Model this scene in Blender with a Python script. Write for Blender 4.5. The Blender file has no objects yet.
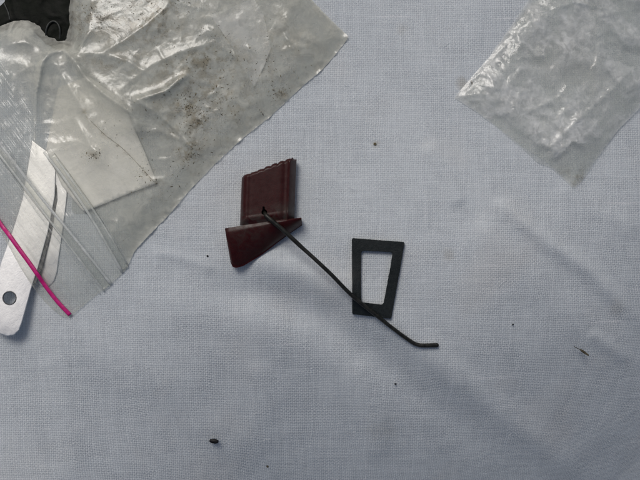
import bpy, bmesh, math, random
import numpy as np
from mathutils import Vector, geometry

random.seed(7)
R = math.radians
K = 0.0002            # one photo pixel on the cloth is 0.2 mm
D = 900.0             # camera height in those units
sc = bpy.context.scene
COL = sc.collection

# ------------------------------------------------------------------ camera
cam = bpy.data.cameras.new('camera')
cam.sensor_width = 36.0
cam.lens = 36.0 * D / 640.0
cam.clip_start = 0.005
cam.clip_end = 50.0
co = bpy.data.objects.new('camera', cam)
co.location = (0, 0, D * K)
COL.objects.link(co)
sc.camera = co

# ------------------------------------------------------------------ light
SUN_AZ = R(-24)       # from the upper left of the picture
SUN_EL = R(54)
w = bpy.data.worlds.new('World')
sc.world = w
w.use_nodes = True
wn = w.node_tree
bg = wn.nodes['Background']
sky = wn.nodes.new('ShaderNodeTexSky')
sky.sky_type = 'NISHITA'
sky.sun_disc = False
sky.sun_elevation = SUN_EL
sky.sun_rotation = SUN_AZ
sky.air_density = 1.0
sky.dust_density = 5.5
sky.ozone_density = 1.0
wn.links.new(sky.outputs[0], bg.inputs[0])
bg.inputs[1].default_value = 0.072
sl = bpy.data.lights.new('sun', 'SUN')
sl.energy = 1.5
sl.angle = R(24)
sl.color = (1.0, 0.985, 0.955)
so = bpy.data.objects.new('sun', sl)
sd = Vector((math.sin(SUN_AZ) * math.cos(SUN_EL), math.cos(SUN_AZ) * math.cos(SUN_EL), math.sin(SUN_EL)))
so.rotation_euler = sd.to_track_quat('Z', 'Y').to_euler()
so.location = sd * 0.5
COL.objects.link(so)
sc.view_settings.view_transform = 'Standard'
sc.view_settings.look = 'None'
sc.view_settings.exposure = -0.42
sc.view_settings.gamma = 1.0
sc.view_settings.use_curve_mapping = False
sc.render.engine = 'CYCLES'
sc.cycles.transparent_max_bounces = 24
sc.cycles.max_bounces = 10

# ------------------------------------------------------------------ numpy helpers
def _hash(ix, iy, s):
    v = np.sin(ix * 127.1 + iy * 311.7 + s * 74.7) * 43758.5453
    return v - np.floor(v)

def vnoise(x, y, s=0):
    ix, iy = np.floor(x), np.floor(y)
    fx, fy = x - ix, y - iy
    u = fx * fx * fx * (fx * (fx * 6 - 15) + 10)
    v = fy * fy * fy * (fy * (fy * 6 - 15) + 10)
    a = _hash(ix, iy, s); b = _hash(ix + 1, iy, s)
    c = _hash(ix, iy + 1, s); d = _hash(ix + 1, iy + 1, s)
    return ((a * (1 - u) + b * u) * (1 - v) + (c * (1 - u) + d * u) * v) * 2 - 1

def fbm(x, y, wl, s=0, octs=3):
    z = 0; amp = 1.0
    x = x / wl; y = y / wl
    for i in range(octs):
        z = z + amp * vnoise(x + 17.3 * i, y - 9.1 * i, s + i)
        x, y = (x * 0.8 - y * 0.6) * 2.03, (x * 0.6 + y * 0.8) * 2.03
        amp *= 0.5
    return z

def crumple(x, y, wl, s=0, octs=3):
    """sharp creases between smoother facets"""
    z = 0; amp = 1.0
    wx = x + wl * 0.35 * fbm(x, y, wl * 1.3, s + 50, 2)
    wy = y + wl * 0.35 * fbm(x, y, wl * 1.3, s + 60, 2)
    x = wx / wl; y = wy / wl
    for i in range(octs):
        z = z + amp * (1 - 2.2 * np.abs(vnoise(x + 5.7 * i, y + 3.1 * i, s + i)))
        x, y = (x * 0.74 - y * 0.67) * 1.93, (x * 0.67 + y * 0.74) * 1.93
        amp *= 0.5
    return z

def pdist(x, y, pts):
    """distance to a polyline, and the fraction along it of the nearest point"""
    best = np.full(np.shape(x), 1e9); tt = np.zeros(np.shape(x))
    n = len(pts) - 1
    for i in range(n):
        ax, ay = pts[i]; bx, by = pts[i + 1]
        dx, dy = bx - ax, by - ay
        t = np.clip(((x - ax) * dx + (y - ay) * dy) / (dx * dx + dy * dy), 0, 1)
        d = np.hypot(x - ax - t * dx, y - ay - t * dy)
        m = d < best
        best = np.where(m, d, best); tt = np.where(m, (i + t) / n, tt)
    return best, tt

def sstep(a, b, x):
    t = np.clip((x - a) / (b - a), 0, 1)
    return t * t * (3 - 2 * t)

# ------------------------------------------------------------------ heights (photo pixels; y runs down)
FOLDS = [  # polyline, height, width
    ([(236, 262), (262, 262), (300, 272), (350, 292), (390, 324), (434, 362), (492, 408), (550, 456), (650, 540)], 5.6, 17),
    ([(190, 290), (260, 296), (325, 322), (376, 360), (440, 415), (510, 475)], -3.4, 17),
    ([(600, 336), (625, 352), (660, 374)], 2.0, 7),
    ([(40, 345), (60, 390), (66, 450), (60, 500)], 1.6, 14),
    ([(255, 360), (262, 410), (250, 470)], 1.5, 16),
    ([(424, 140), (448, 178), (462, 208)], 3.6, 8),
    ([(492, 196), (520, 220), (552, 244), (600, 274), (660, 330)], 4.6, 9),
    ([(470, 215), (500, 250), (545, 290), (600, 330), (660, 372)], 2.6, 20),
    ([(20, 320), (90, 352), (160, 392), (215, 440), (250, 500)], 3.0, 28),
    ([(330, 40), (352, 110), (400, 170), (430, 230)], 2.0, 26),
    ([(150, 250), (195, 262), (215, 270)], 1.6, 6),
    ([(120, 300), (220, 312), (300, 345), (360, 400), (400, 490)], 2.0, 22),
    ([(355, 360), (372, 400), (380, 440), (384, 490)], 2.2, 14),
    ([(560, 180), (600, 210), (660, 235)], 2.2, 14),
]

def cloth_z(x, y):
    x = np.asarray(x, float); y = np.asarray(y, float)
    z = 4.5 * vnoise(x / 230 + 3.3, y / 230 + 1.7, 3) + 1.5 * vnoise(x / 85, y / 85 + 4, 4) + 0.55 * vnoise(x / 38, y / 38, 5) + 0.16 * vnoise(x / 15, y / 15, 6)
    for pts, a, wd in FOLDS:
        d, t = pdist(x, y, pts)
        if wd == 17: a = a * (1.45 - 0.6 * sstep(0.35, 1, t))
        z = z + a * np.exp(-(d / wd) ** 2) * sstep(0, 0.16, t) * (1 - 0.8 * sstep(0.85, 1, t))
    e = np.clip(y - 215, 0, 420)  # slopes added to the shape so bottom, right and lower corner turn darker
    z = z - 0.00150 * e * e * (1 - 0.25 * e / 420) * (0.22 + 0.78 * sstep(-40, 330, x))
    e = np.clip(x - 430, 0, 500)
    z = z - 0.00090 * e * e * (1 - 0.35 * e / 500)
    e = np.clip(x + y - 790, 0, 420)
    z = z - 0.00022 * e * e * (1 - 0.3 * e / 420)
    e = np.clip(60 - y, 0, 500)
    z = z - 0.00010 * e * e
    return z

def cz(x, y):
    return float(cloth_z(np.array([x]), np.array([y]))[0])

def plate_z(x, y):
    return PZ0 + 0.030 * (y - 200)
PZ0 = max(cz(a, b) - 0.030 * (b - 200) for a, b in [(40, 160), (30, 200), (50, 200), (20, 250), (40, 250), (10, 300), (0, 320), (25, 310), (12, 332), (30, 280)]) + 0.9

def W(x, y, z):
    """photo pixel + height above the table datum -> metres, seen through the lens at that pixel"""
    f = (D - z) / D
    return ((x - 320) * K * f, (240 - y) * K * f, z * K)

def WA(x, y, z):
    f = (D - z) / D
    return np.stack([(x - 320) * K * f, (240 - y) * K * f, z * K], -1)

# ------------------------------------------------------------------ node helper
class NT:
    def __init__(s, name):
        s.m = bpy.data.materials.new(name); s.m.use_nodes = True
        s.t = s.m.node_tree; s.t.nodes.clear()
        s.out = s.t.nodes.new('ShaderNodeOutputMaterial')
    def n(s, kind, **kw):
        nd = s.t.nodes.new(kind)
        for k, v in kw.items():
            setattr(nd, k, v)
        return nd
    def set(s, sock, v):
        if isinstance(v, bpy.types.NodeSocket): s.t.links.new(v, sock)
        elif v is not None: sock.default_value = v
    def math(s, op, a, b=None, c=None, clamp=False):
        nd = s.n('ShaderNodeMath', operation=op); nd.use_clamp = clamp
        s.set(nd.inputs[0], a); s.set(nd.inputs[1], b)
        if c is not None: s.set(nd.inputs[2], c)
        return nd.outputs[0]
    def add(s, a, b): return s.math('ADD', a, b)
    def sub(s, a, b): return s.math('SUBTRACT', a, b)
    def mul(s, a, b): return s.math('MULTIPLY', a, b)
    def coords(s, scale):
        tc = s.n('ShaderNodeTexCoord'); mp = s.n('ShaderNodeVectorMath', operation='SCALE')
        s.t.links.new(tc.outputs['Object'], mp.inputs[0]); mp.inputs['Scale'].default_value = scale
        return mp.outputs[0]
    def sep(s, v):
        nd = s.n('ShaderNodeSeparateXYZ'); s.set(nd.inputs[0], v); return nd.outputs
    def comb(s, x, y, z=0.0):
        nd = s.n('ShaderNodeCombineXYZ'); s.set(nd.inputs[0], x); s.set(nd.inputs[1], y); s.set(nd.inputs[2], z); return nd.outputs[0]
    def noise(s, vec, scale, detail=2.0, rough=0.5, typ='FBM', dist=0.0, color=False):
        nd = s.n('ShaderNodeTexNoise'); nd.noise_type = typ
        s.set(nd.inputs['Vector'], vec); nd.inputs['Scale'].default_value = scale
        nd.inputs['Detail'].default_value = detail; nd.inputs['Roughness'].default_value = rough
        nd.inputs['Distortion'].default_value = dist
        return nd.outputs[1 if color else 0]
    def ramp(s, fac, lo, hi, a=0.0, b=1.0):
        nd = s.n('ShaderNodeMapRange'); nd.interpolation_type = 'SMOOTHSTEP'
        s.set(nd.inputs['Value'], fac); s.set(nd.inputs['From Min'], lo); s.set(nd.inputs['From Max'], hi)
        s.set(nd.inputs['To Min'], a); s.set(nd.inputs['To Max'], b)
        return nd.outputs[0]
    def mix(s, fac, a, b):
        nd = s.n('ShaderNodeMix', data_type='RGBA')
        s.set(nd.inputs[0], fac); s.set(nd.inputs[6], a); s.set(nd.inputs[7], b)
        return nd.outputs[2]
    def bump(s, h, dist, strength=1.0, normal=None):
        nd = s.n('ShaderNodeBump'); s.set(nd.inputs['Height'], h)
        nd.inputs['Distance'].default_value = dist; s.set(nd.inputs['Strength'], strength)
        if normal is not None: s.set(nd.inputs['Normal'], normal)
        return nd.outputs[0]
    def attr(s, name):
        nd = s.n('ShaderNodeAttribute'); nd.attribute_name = name; return nd.outputs['Fac']
    def principled(s, **kw):
        nd = s.n('ShaderNodeBsdfPrincipled')
        for k, v in kw.items(): s.set(nd.inputs[k.replace('_', ' ')], v)
        return nd.outputs[0]
    def mixs(s, fac, a, b):
        nd = s.n('ShaderNodeMixShader'); s.set(nd.inputs[0], fac); s.set(nd.inputs[1], a); s.set(nd.inputs[2], b); return nd.outputs[0]
    def done(s, sh):
        s.t.links.new(sh, s.out.inputs['Surface']); return s.m

def col(r, g, b): return (r, g, b, 1.0)

# ------------------------------------------------------------------ materials
def mat_cloth():
    t = NT('woven_cotton')
    p = t.coords(1 / K)                      # photo pixels
    x, y, _ = t.sep(p)
    nz = t.noise(p, 1 / 90, 2.0, 0.5, color=True)
    nx, ny, _ = t.sep(nz)
    n2 = t.noise(p, 1 / 14, 2.0, 0.6, color=True)
    mx, my, _ = t.sep(n2)
    jx = t.noise(t.comb(t.mul(x, 1 / 3.1), t.mul(y, 1 / 24)), 1.0, 2.0, 0.6); jy = t.noise(t.comb(t.mul(x, 1 / 24), t.mul(y, 1 / 3.3), 5.0), 1.0, 2.0, 0.6)
    x0, y0 = x, y
    x = t.add(x, t.mul(t.sub(jx, 0.5), 2.2)); y = t.add(y, t.mul(t.sub(jy, 0.5), 2.2))
    wx = t.add(x, t.add(t.mul(t.sub(nx, 0.5), 9), t.mul(t.sub(mx, 0.5), 0.8)))
    wy = t.add(y, t.add(t.mul(t.sub(ny, 0.5), 8), t.mul(t.sub(my, 0.5), 0.8)))
    x, y = x0, y0
    PX, PY = 2.16, 1.94
    u = t.mul(wx, 1 / PX); v = t.mul(wy, 1 / PY)
    # each thread has its own thickness, changing slowly along its length
    iu = t.math('FLOOR', u); iv = t.math('FLOOR', v)
    wa = t.noise(t.comb(t.mul(iu, 7.31), t.mul(y, 1 / 60)), 1.0, 2.0)
    we = t.noise(t.comb(t.mul(x, 1 / 80), t.mul(iv, 5.17)), 1.0, 2.0)
    su = t.math('SINE', t.mul(u, math.pi)); sv = t.math('SINE', t.mul(v, math.pi))
    s = t.mul(su, sv)
    au = t.math('POWER', t.math('ABSOLUTE', su), 0.65); av = t.math('POWER', t.math('ABSOLUTE', sv), 0.45)
    ha = t.add(t.mul(au, t.add(0.80, t.mul(wa, 0.56))), t.mul(s, 0.45))
    hb = t.sub(t.mul(av, t.add(0.66, t.mul(we, 0.35))), t.mul(s, 0.42))
    h = t.math('MAXIMUM', ha, hb)
    fuzz = t.noise(p, 1.3, 3.0, 0.7)
    h2 = t.add(h, t.mul(fuzz, 0.6))
    # pores of the open weave: between four threads there is hardly any yarn
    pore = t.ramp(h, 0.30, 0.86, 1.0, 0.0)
    clump = t.noise(p, 1 / 5, 3.0, 0.65)
    big = t.noise(p, 1 / 120, 3.0, 0.55)
    base = t.mix(t.ramp(t.add(t.mul(wa, 0.5), t.mul(we, 0.5)), 0.36, 0.66), col(0.585, 0.630, 0.662), col(0.655, 0.700, 0.732))
    base = t.mix(t.ramp(clump, 0.40, 0.72, 0, 0.22), base, col(0.47, 0.48, 0.52))
    base = t.mix(t.ramp(big, 0.5, 0.72, 0, 0.35), base, col(0.62, 0.62, 0.61))
    # coarse light yarns (slubs) crossing here and there
    slub = t.ramp(t.noise(t.comb(t.mul(x, 1 / 130), t.mul(iv, 3.77)), 1.0, 1.0), 0.70, 0.78)
    base = t.mix(t.mul(slub, 0.35), base, col(0.86, 0.87, 0.89))
    slub2 = t.ramp(t.noise(t.comb(t.mul(iu, 2.93), t.mul(y, 1 / 110)), 1.0, 1.0), 0.70, 0.80)
    base = t.mix(t.mul(slub2, 0.22), base, col(0.84, 0.85, 0.88))
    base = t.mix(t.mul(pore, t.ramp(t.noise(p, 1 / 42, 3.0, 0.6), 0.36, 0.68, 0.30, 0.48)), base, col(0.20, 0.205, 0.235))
    # dark dust caught in the weave
    dn = t.noise(p, 0.42, 1.0, 0.5)
    dust = t.mul(t.ramp(dn, 0.80, 0.83), t.ramp(t.noise(p, 1 / 60, 1), 0.5, 0.65))
    base = t.mix(t.mul(dust, 0.75), base, col(0.06, 0.055, 0.05))
    # faint tea-coloured stains (places in photo pixels)
    st = None
    for sx, sy, sr, amt in [(447, 256, 11, .28), (630, 312, 14, .22), (388, 444, 28, .16), (402, 30, 9, .2), (462, 84, 9, .45), (375, 144, 5, .5)]:
        dx = t.sub(x, sx - 320.0); dy = t.sub(y, 240.0 - sy)
        dd = t.math('SQRT', t.add(t.mul(dx, dx), t.mul(dy, dy)))
        dd = t.add(dd, t.mul(t.sub(mx, 0.5), sr * 1.6))
        f = t.mul(t.ramp(dd, 0.0, float(sr), 1.0, 0.0), amt)
        st = f if st is None else t.math('MAXIMUM', st, f)
    base = t.mix(st, base, col(0.36, 0.33, 0.26))
    patch = t.ramp(t.noise(p, 1 / 34, 3.0, 0.6), 0.36, 0.68, 0.72, 1.05)
    nrm = t.bump(h2, 0.42 * K, patch)
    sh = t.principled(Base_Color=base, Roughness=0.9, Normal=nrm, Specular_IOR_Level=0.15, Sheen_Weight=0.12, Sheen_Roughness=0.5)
    return t.done(sh)

def mat_film(name, tint, milk_mul=1.0, crinkle=1.0, dusty=True, wl=1.0, ribs=True, gloss=0.16, clear=0.958):
    """thin polythene: mostly see-through, a milky share that scatters, and a glossy skin"""
    t = NT(name)
    p = t.coords(1 / K)
    milk = t.attr('milk')
    blot = t.noise(p, 1 / (15 * wl), 5.0, 0.62, dist=0.9)
    fine = t.noise(p, 1 / 3.2, 4.0, 0.7)
    m = t.mul(milk, t.add(0.62, t.mul(t.ramp(blot, 0.36, 0.68), 0.62)))
    m = t.mul(m, t.add(0.78, t.mul(fine, 0.44)))
    m = t.mul(m, milk_mul)
    base = tint
    fac = t.math('MINIMUM', m, 0.95)
    if dusty:
        dmask = t.attr('dust')
        g1 = t.noise(p, 1 / 2.1, 3.0, 0.72)
        g2 = t.noise(p, 1 / 11, 4.0, 0.65)
        th = t.sub(0.79, t.mul(t.mul(dmask, t.ramp(g2, 0.36, 0.62)), 0.36))
        speck = t.ramp(t.sub(g1, th), 0.0, 0.07)
        film_dust = t.mul(t.mul(dmask, t.ramp(g2, 0.42, 0.60)), 1.0)
        base = t.mix(film_dust, base, col(0.27, 0.21, 0.105))
        base = t.mix(t.mul(speck, 0.85), base, col(0.075, 0.062, 0.038))
        fac = t.math('MAXIMUM', fac, t.mul(speck, 0.72))
        fac = t.math('MAXIMUM', fac, t.mul(film_dust, 0.55))
    # crinkles too fine to model
    r1 = t.noise(p, 1 / (9 * wl), 4.0, 0.6, 'RIDGED_MULTIFRACTAL', 0.6)
    r2 = t.noise(p, 1 / (26 * wl), 3.0, 0.5, 'FBM', 1.2)
    h = t.add(t.mul(r1, 0.42), t.mul(r2, 0.55))
    h = t.add(h, t.mul(fine, 0.18))
    if ribs:
        x, y, _ = t.sep(p)
        q = t.add(t.mul(x, 0.80), t.mul(y, 0.60))
        rn = t.noise(t.comb(t.mul(q, 0.42), t.mul(t.sub(t.mul(x, 0.6), t.mul(y, 0.8)), 0.010)), 1.0, 2.0, 0.6)
        rb = t.attr('rib')
        h = t.add(h, t.mul(t.mul(rn, 2.4), rb))
        fac = t.add(fac, t.mul(t.mul(t.ramp(rn, 0.50, 0.68), 0.16), rb))
    nrm = t.bump(h, 1.0 * K, 0.9 * crinkle)
    dif = t.n('ShaderNodeBsdfDiffuse'); t.set(dif.inputs['Color'], base); t.set(dif.inputs['Normal'], nrm)
    trl = t.n('ShaderNodeBsdfTranslucent'); t.set(trl.inputs['Color'], base); t.set(trl.inputs['Normal'], nrm)
    body = t.mixs(0.30, dif.outputs[0], trl.outputs[0])
    tr = t.n('ShaderNodeBsdfTransparent'); tr.inputs[0].default_value = (clear, clear + 0.002, clear - 0.016, 1)
    sh = t.mixs(fac, tr.outputs[0], body)
    gl = t.n('ShaderNodeBsdfGlossy'); gl.inputs['Roughness'].default_value = gloss; t.set(gl.inputs['Normal'], nrm)
    # two air-to-film faces reflect, alike from above and from below
    lw = t.n('ShaderNodeLayerWeight'); lw.inputs['Blend'].default_value = 0.5; t.set(lw.inputs['Normal'], nrm)
    fres = t.add(0.052, t.mul(t.math('POWER', lw.outputs['Facing'], 4.5), 0.75))
    sh = t.mixs(fres, sh, gl.outputs[0])
    return t.done(sh)

def mat_red():
    t = NT('dark_red_plastic')
    p = t.coords(1 / K)
    n = t.noise(p, 1 / 6, 4.0, 0.6); f = t.noise(p, 1 / 1.2, 3.0, 0.7)
    worn = t.ramp(t.noise(p, 1 / 9, 4.0, 0.7, dist=1.0), 0.36, 0.64)
    base = t.mix(n, col(0.022, 0.0022, 0.0022), col(0.046, 0.0036, 0.0036))
    base = t.mix(t.mul(worn, t.mul(t.attr('grime'), 1.0)), base, col(0.046, 0.032, 0.027))
    speck = t.ramp(f, 0.69, 0.76)
    x_, y_, z_ = t.sep(p)
    sc1 = t.noise(t.comb(t.mul(t.add(x_, t.mul(y_, 0.3)), 1.5), t.mul(y_, 0.10), 0.0), 1.0, 3.0, 0.7)
    base = t.mix(t.ramp(sc1, 0.66, 0.74, 0, 0.22), base, col(0.13, 0.085, 0.075))
    base = t.mix(t.mul(speck, 0.5), base, col(0.20, 0.15, 0.14))
    h = t.add(t.mul(n, 0.5), t.mul(f, 0.2))
    return t.done(t.principled(Base_Color=base, Roughness=t.ramp(n, 0.2, 0.8, 0.30, 0.5), Normal=t.bump(h, 0.5 * K, 0.6),
                               Subsurface_Weight=0.25, Subsurface_Radius=(1.0, 0.15, 0.12), Subsurface_Scale=0.0008,
                               Specular_IOR_Level=0.27))

def mat_simple(name, c1, c2, rough, scale=5.0, metallic=0.0, bumpd=0.3, spec=0.5, stretch=None, r2=None, coat=0.0, specks=0.0):
    t = NT(name)
    p = t.coords(1 / K)
    if stretch:
        x, y, z = t.sep(p)
        a, b = math.cos(stretch[0]), math.sin(stretch[0])
        p = t.comb(t.mul(t.add(t.mul(x, a), t.mul(y, b)), stretch[1]), t.sub(t.mul(y, a), t.mul(x, b)), z)
    n = t.noise(p, 1 / scale, 5.0, 0.65)
    g = t.noise(p, 4.5 / scale, 3.0, 0.6)
    base = t.mix(t.ramp(n, 0.3, 0.7), c1, c2)
    if specks:
        base = t.mix(t.mul(t.ramp(t.noise(p, 0.9, 2.0, 0.6), 0.70, 0.76), specks), base, col(0.30, 0.31, 0.31))
        base = t.mix(t.ramp(t.noise(p, 1 / 14, 5.0, 0.7, dist=1.0), 0.52, 0.72, 0, specks * 0.22), base, col(0.16, 0.165, 0.165))
    h = t.add(n, t.mul(g, 0.5))
    return t.done(t.principled(Base_Color=base, Roughness=t.ramp(n, 0.25, 0.75, rough, r2 if r2 is not None else rough),
                               Metallic=metallic, Normal=t.bump(h, bumpd * K, 0.8), Specular_IOR_Level=spec, Coat_Weight=coat))

M_CLOTH = mat_cloth()
M_FILM = mat_film('cloudy_film', col(0.70, 0.705, 0.63))
M_FILM_IN = mat_film('inner_film', col(0.76, 0.77, 0.74), dusty=False, ribs=False, crinkle=0.6)
M_SLIP = mat_film('white_film', col(0.90, 0.92, 0.92), dusty=False, ribs=False, crinkle=0.6)
M_FILM_B = mat_film('clear_film', col(0.90, 0.915, 0.90), dusty=True, ribs=False, crinkle=1.35, wl=0.6, gloss=0.17)
M_TRACK = mat_film('zip_track_film', col(0.93, 0.95, 0.95), dusty=False, ribs=False, crinkle=0.5, clear=0.988)
M_RED = mat_red()
M_GASKET = mat_simple('dark_rubber', col(0.006, 0.009, 0.010), col(0.013, 0.018, 0.019), 0.55, 4.0, bumpd=0.5, spec=0.3, specks=0.2)
M_WIRE = mat_simple('blackened_wire', col(0.010, 0.010, 0.008), col(0.026, 0.026, 0.021), 0.34, 5.0, metallic=0.35, bumpd=0.35, spec=0.6, r2=0.5, specks=0.25)
M_ALU = mat_simple('scuffed_aluminium', col(0.93, 0.93, 0.92), col(0.98, 0.98, 0.97), 0.48, 5.0, metallic=1.0, bumpd=0.22, r2=0.56, stretch=(R(62), 0.5))
M_CARD = mat_simple('cream_card', col(0.88, 0.87, 0.81), col(0.95, 0.94, 0.89), 0.6, 16.0, bumpd=0.8)
M_BLACK = mat_simple('black_polythene', col(0.004, 0.005, 0.004), col(0.010, 0.012, 0.009), 0.45, 12.0, bumpd=0.5, spec=0.08, r2=0.6)
M_PINK = mat_simple('pink_line', col(0.50, 0.006, 0.15), col(0.66, 0.02, 0.24), 0.35, 3.0, bumpd=0.2)
M_DIRT = mat_simple('dry_dirt', col(0.035, 0.028, 0.016), col(0.13, 0.11, 0.06), 0.85, 2.0)
M_GRIT = mat_simple('pale_grit', col(0.045, 0.038, 0.022), col(0.26, 0.22, 0.13), 0.9, 6.0)
M_SEED = mat_simple('black_seed', col(0.004, 0.004, 0.005), col(0.010, 0.010, 0.011), 0.45, 2.0, spec=0.25)
M_BROWN = mat_simple('brown_bit', col(0.03, 0.024, 0.014), col(0.09, 0.075, 0.045), 0.7, 2.0)

# ------------------------------------------------------------------ object helpers
def empty(name, loc, label, cat, group=None):
    o = bpy.data.objects.new(name, None)
    o.empty_display_size = 0.003
    o.location = loc
    COL.objects.link(o)
    o['label'] = label; o['category'] = cat
    if group: o['group'] = group
    return o

def link(name, me, mat, parent=None, smooth=True):
    me.materials.clear(); me.materials.append(mat)
    if smooth: me.polygons.foreach_set('use_smooth', [True] * len(me.polygons))
    o = bpy.data.objects.new(name, me)
    COL.objects.link(o)
    if parent is not None:
        o.parent = parent           # mesh made in world space; parent sits at its base
        o.location = -parent.location
    return o

def mesh(name, verts, faces):
    me = bpy.data.meshes.new(name)
    me.from_pydata([tuple(v) for v in verts], [], faces)
    me.update()
    return me

def set_attr(me, name, vals):
    a = me.attributes.new(name, 'FLOAT', 'POINT')
    a.data.foreach_set('value', np.asarray(vals, dtype=np.float32))

def densify(pts, step, closed=True, rough=0.0, seed=1, smooth=0):
    rnd = random.Random(seed)
    out = []
    n = len(pts)
    for i in range(n if closed else n - 1):
        a = pts[i]; b = pts[(i + 1) % n]
        L = math.hypot(b[0] - a[0], b[1] - a[1]); k = max(1, int(L / step))
        for j in range(k):
            f = j / k
            out.append([a[0] + (b[0] - a[0]) * f, a[1] + (b[1] - a[1]) * f])
    if not closed: out.append(list(pts[-1]))
    for _ in range(smooth):
        m = len(out)
        out = [[(out[i - 1][0] + 2 * out[i][0] + out[(i + 1) % m][0]) / 4, (out[i - 1][1] + 2 * out[i][1] + out[(i + 1) % m][1]) / 4]
               if closed or 0 < i < m - 1 else out[i] for i in range(m)]
    if rough:
        out = [[x + rnd.uniform(-rough, rough), y + rnd.uniform(-rough, rough)] for x, y in out]
    return out

def inside(x, y, poly):
    r = np.zeros(np.shape(x), bool); n = len(poly); j = n - 1
    for i in range(n):
        xi, yi = poly[i]; xj, yj = poly[j]
        if yi != yj:
            c = ((yi > y) != (yj > y)) & (x < (xj - xi) * (y - yi) / (yj - yi) + xi)
            r ^= c
        j = i
    return r

def sheet(name, outline, step, zfun, mat, parent, rough=0.25, seed=1, attrs=None, smooth=2, edge_step=None):
    """a thin sheet cut to an outline, its height given by zfun(x, y, distance to edge)"""
    ol = densify(outline, edge_step or step, True, rough, seed, smooth)
    xs = [p[0] for p in ol]; ys = [p[1] for p in ol]
    gx, gy = np.meshgrid(np.arange(min(xs), max(xs), step), np.arange(min(ys), max(ys), step * 0.9))
    gx[1::2] += step / 2
    rs = np.random.RandomState(seed)
    gx = (gx + rs.uniform(-.2, .2, gx.shape) * step).ravel(); gy = (gy + rs.uniform(-.2, .2, gy.shape) * step).ravel()
    d, _ = pdist(gx, gy, outline + [outline[0]])
    k = inside(gx, gy, ol) & (d > step * 0.6)
    gx, gy = gx[k], gy[k]
    n = len(ol)
    pts = [Vector(p) for p in ol] + [Vector((float(a), float(b))) for a, b in zip(gx, gy)]
    vs, _, fs, *_ = geometry.delaunay_2d_cdt(pts, [], [list(range(n))], 1, 1e-5)
    x = np.array([v[0] for v in vs]); y = np.array([v[1] for v in vs])
    d, _ = pdist(x, y, outline + [outline[0]])
    z = zfun(x, y, d)
    me = mesh(name, WA(x, y, z), [tuple(f)[::-1] for f in fs])
    for k_, f in (attrs or {}).items(): set_attr(me, k_, f(x, y, d))
    return link(name, me, mat, parent)

def tube(name, pts, radii, mat, parent, seg=12, flat=1.0):
    """pts in metres; radii in metres"""
    P = [Vector(p) for p in pts]; V = []; F = []
    up0 = Vector((0, 0, 1))
    for i, p in enumerate(P):
        a = P[max(0, i - 1)]; b = P[min(len(P) - 1, i + 1)]
        tg = (b - a).normalized(); sd_ = tg.cross(up0).normalized(); up = sd_.cross(tg).normalized()
        r = radii[i] if hasattr(radii, '__len__') else radii
        for k in range(seg):
            an = 2 * math.pi * k / seg
            V.append(p + sd_ * math.cos(an) * r + up * math.sin(an) * r * flat)
    for i in range(len(P) - 1):
        for k in range(seg):
            k2 = (k + 1) % seg
            F.append((i * seg + k, i * seg + k2, (i + 1) * seg + k2, (i + 1) * seg + k))
    F.append(tuple(range(seg))[::-1]); F.append(tuple(range((len(P) - 1) * seg, len(P) * seg)))
    me = mesh(name, V, F)
    return link(name, me, mat, parent)

def spline(pts, n):
    """Catmull-Rom through points of any dimension"""
    P = [np.array(p, float) for p in pts]
    P = [2 * P[0] - P[1]] + P + [2 * P[-1] - P[-2]]
    out = []
    m = len(P) - 3
    for i in range(m):
        for j in range(n):
            t = j / n
            a, b, c, d = P[i:i + 4]
            out.append(0.5 * ((2 * b) + (-a + c) * t + (2 * a - 5 * b + 4 * c - d) * t * t + (-a + 3 * b - 3 * c + d) * t ** 3))
    out.append(P[-2])
    return out

def prism(name, outline, z0f, thick, bevel, mat, parent, dome=None, step=2.0, hole=None, rough=0.0):
    """solid plate from an outline: rounded upper edge, straight sides; optional hole ring of as many points"""
    ol = densify(outline, step, True, rough, 3, 0)
    n = len(ol)
    area = sum(ol[i][0] * ol[(i + 1) % n][1] - ol[(i + 1) % n][0] * ol[i][1] for i in range(n))
    sg = 1 if area > 0 else -1
    nr = []
    for i in range(n):
        a = ol[i - 1]; b = ol[(i + 1) % n]
        tx, ty = b[0] - a[0], b[1] - a[1]; L = math.hypot(tx, ty) or 1
        nr.append((-ty / L * sg, tx / L * sg))
    rings = [(0, 0), (0, thick - bevel)] + [(bevel * (1 - math.cos(a)), thick - bevel + bevel * math.sin(a)) for a in (R(22), R(45), R(68), R(90))]
    V = []; F = []
    for ins, h in rings:
        for i in range(n):
            x = ol[i][0] + nr[i][0] * ins; y = ol[i][1] + nr[i][1] * ins
            V.append(W(x, y, z0f(x, y) + h))
    for r in range(len(rings) - 1):
        for i in range(n):
            j = (i + 1) % n
            F.append((r * n + i, r * n + j, (r + 1) * n + j, (r + 1) * n + i))
    top = [Vector((ol[i][0] + nr[i][0] * bevel, ol[i][1] + nr[i][1] * bevel)) for i in range(n)]
    if hole is None:
        k0 = (len(rings) - 1) * n
        for tri in geometry.tessellate_polygon([[Vector((p[0], p[1], 0)) for p in top]]):
            F.append(tuple(k0 + q for q in tri))
        for tri in geometry.tessellate_polygon([[Vector((p[0], p[1], 0)) for p in ol]]):
            F.append(tuple(tri))
    me = mesh(name, V, F)
    bm = bmesh.new(); bm.from_mesh(me); bmesh.ops.recalc_face_normals(bm, faces=bm.faces); bm.to_mesh(me); bm.free()
    o = link(name, me, mat, parent)
    me.set_sharp_from_angle(angle=R(40))
    return o

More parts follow.
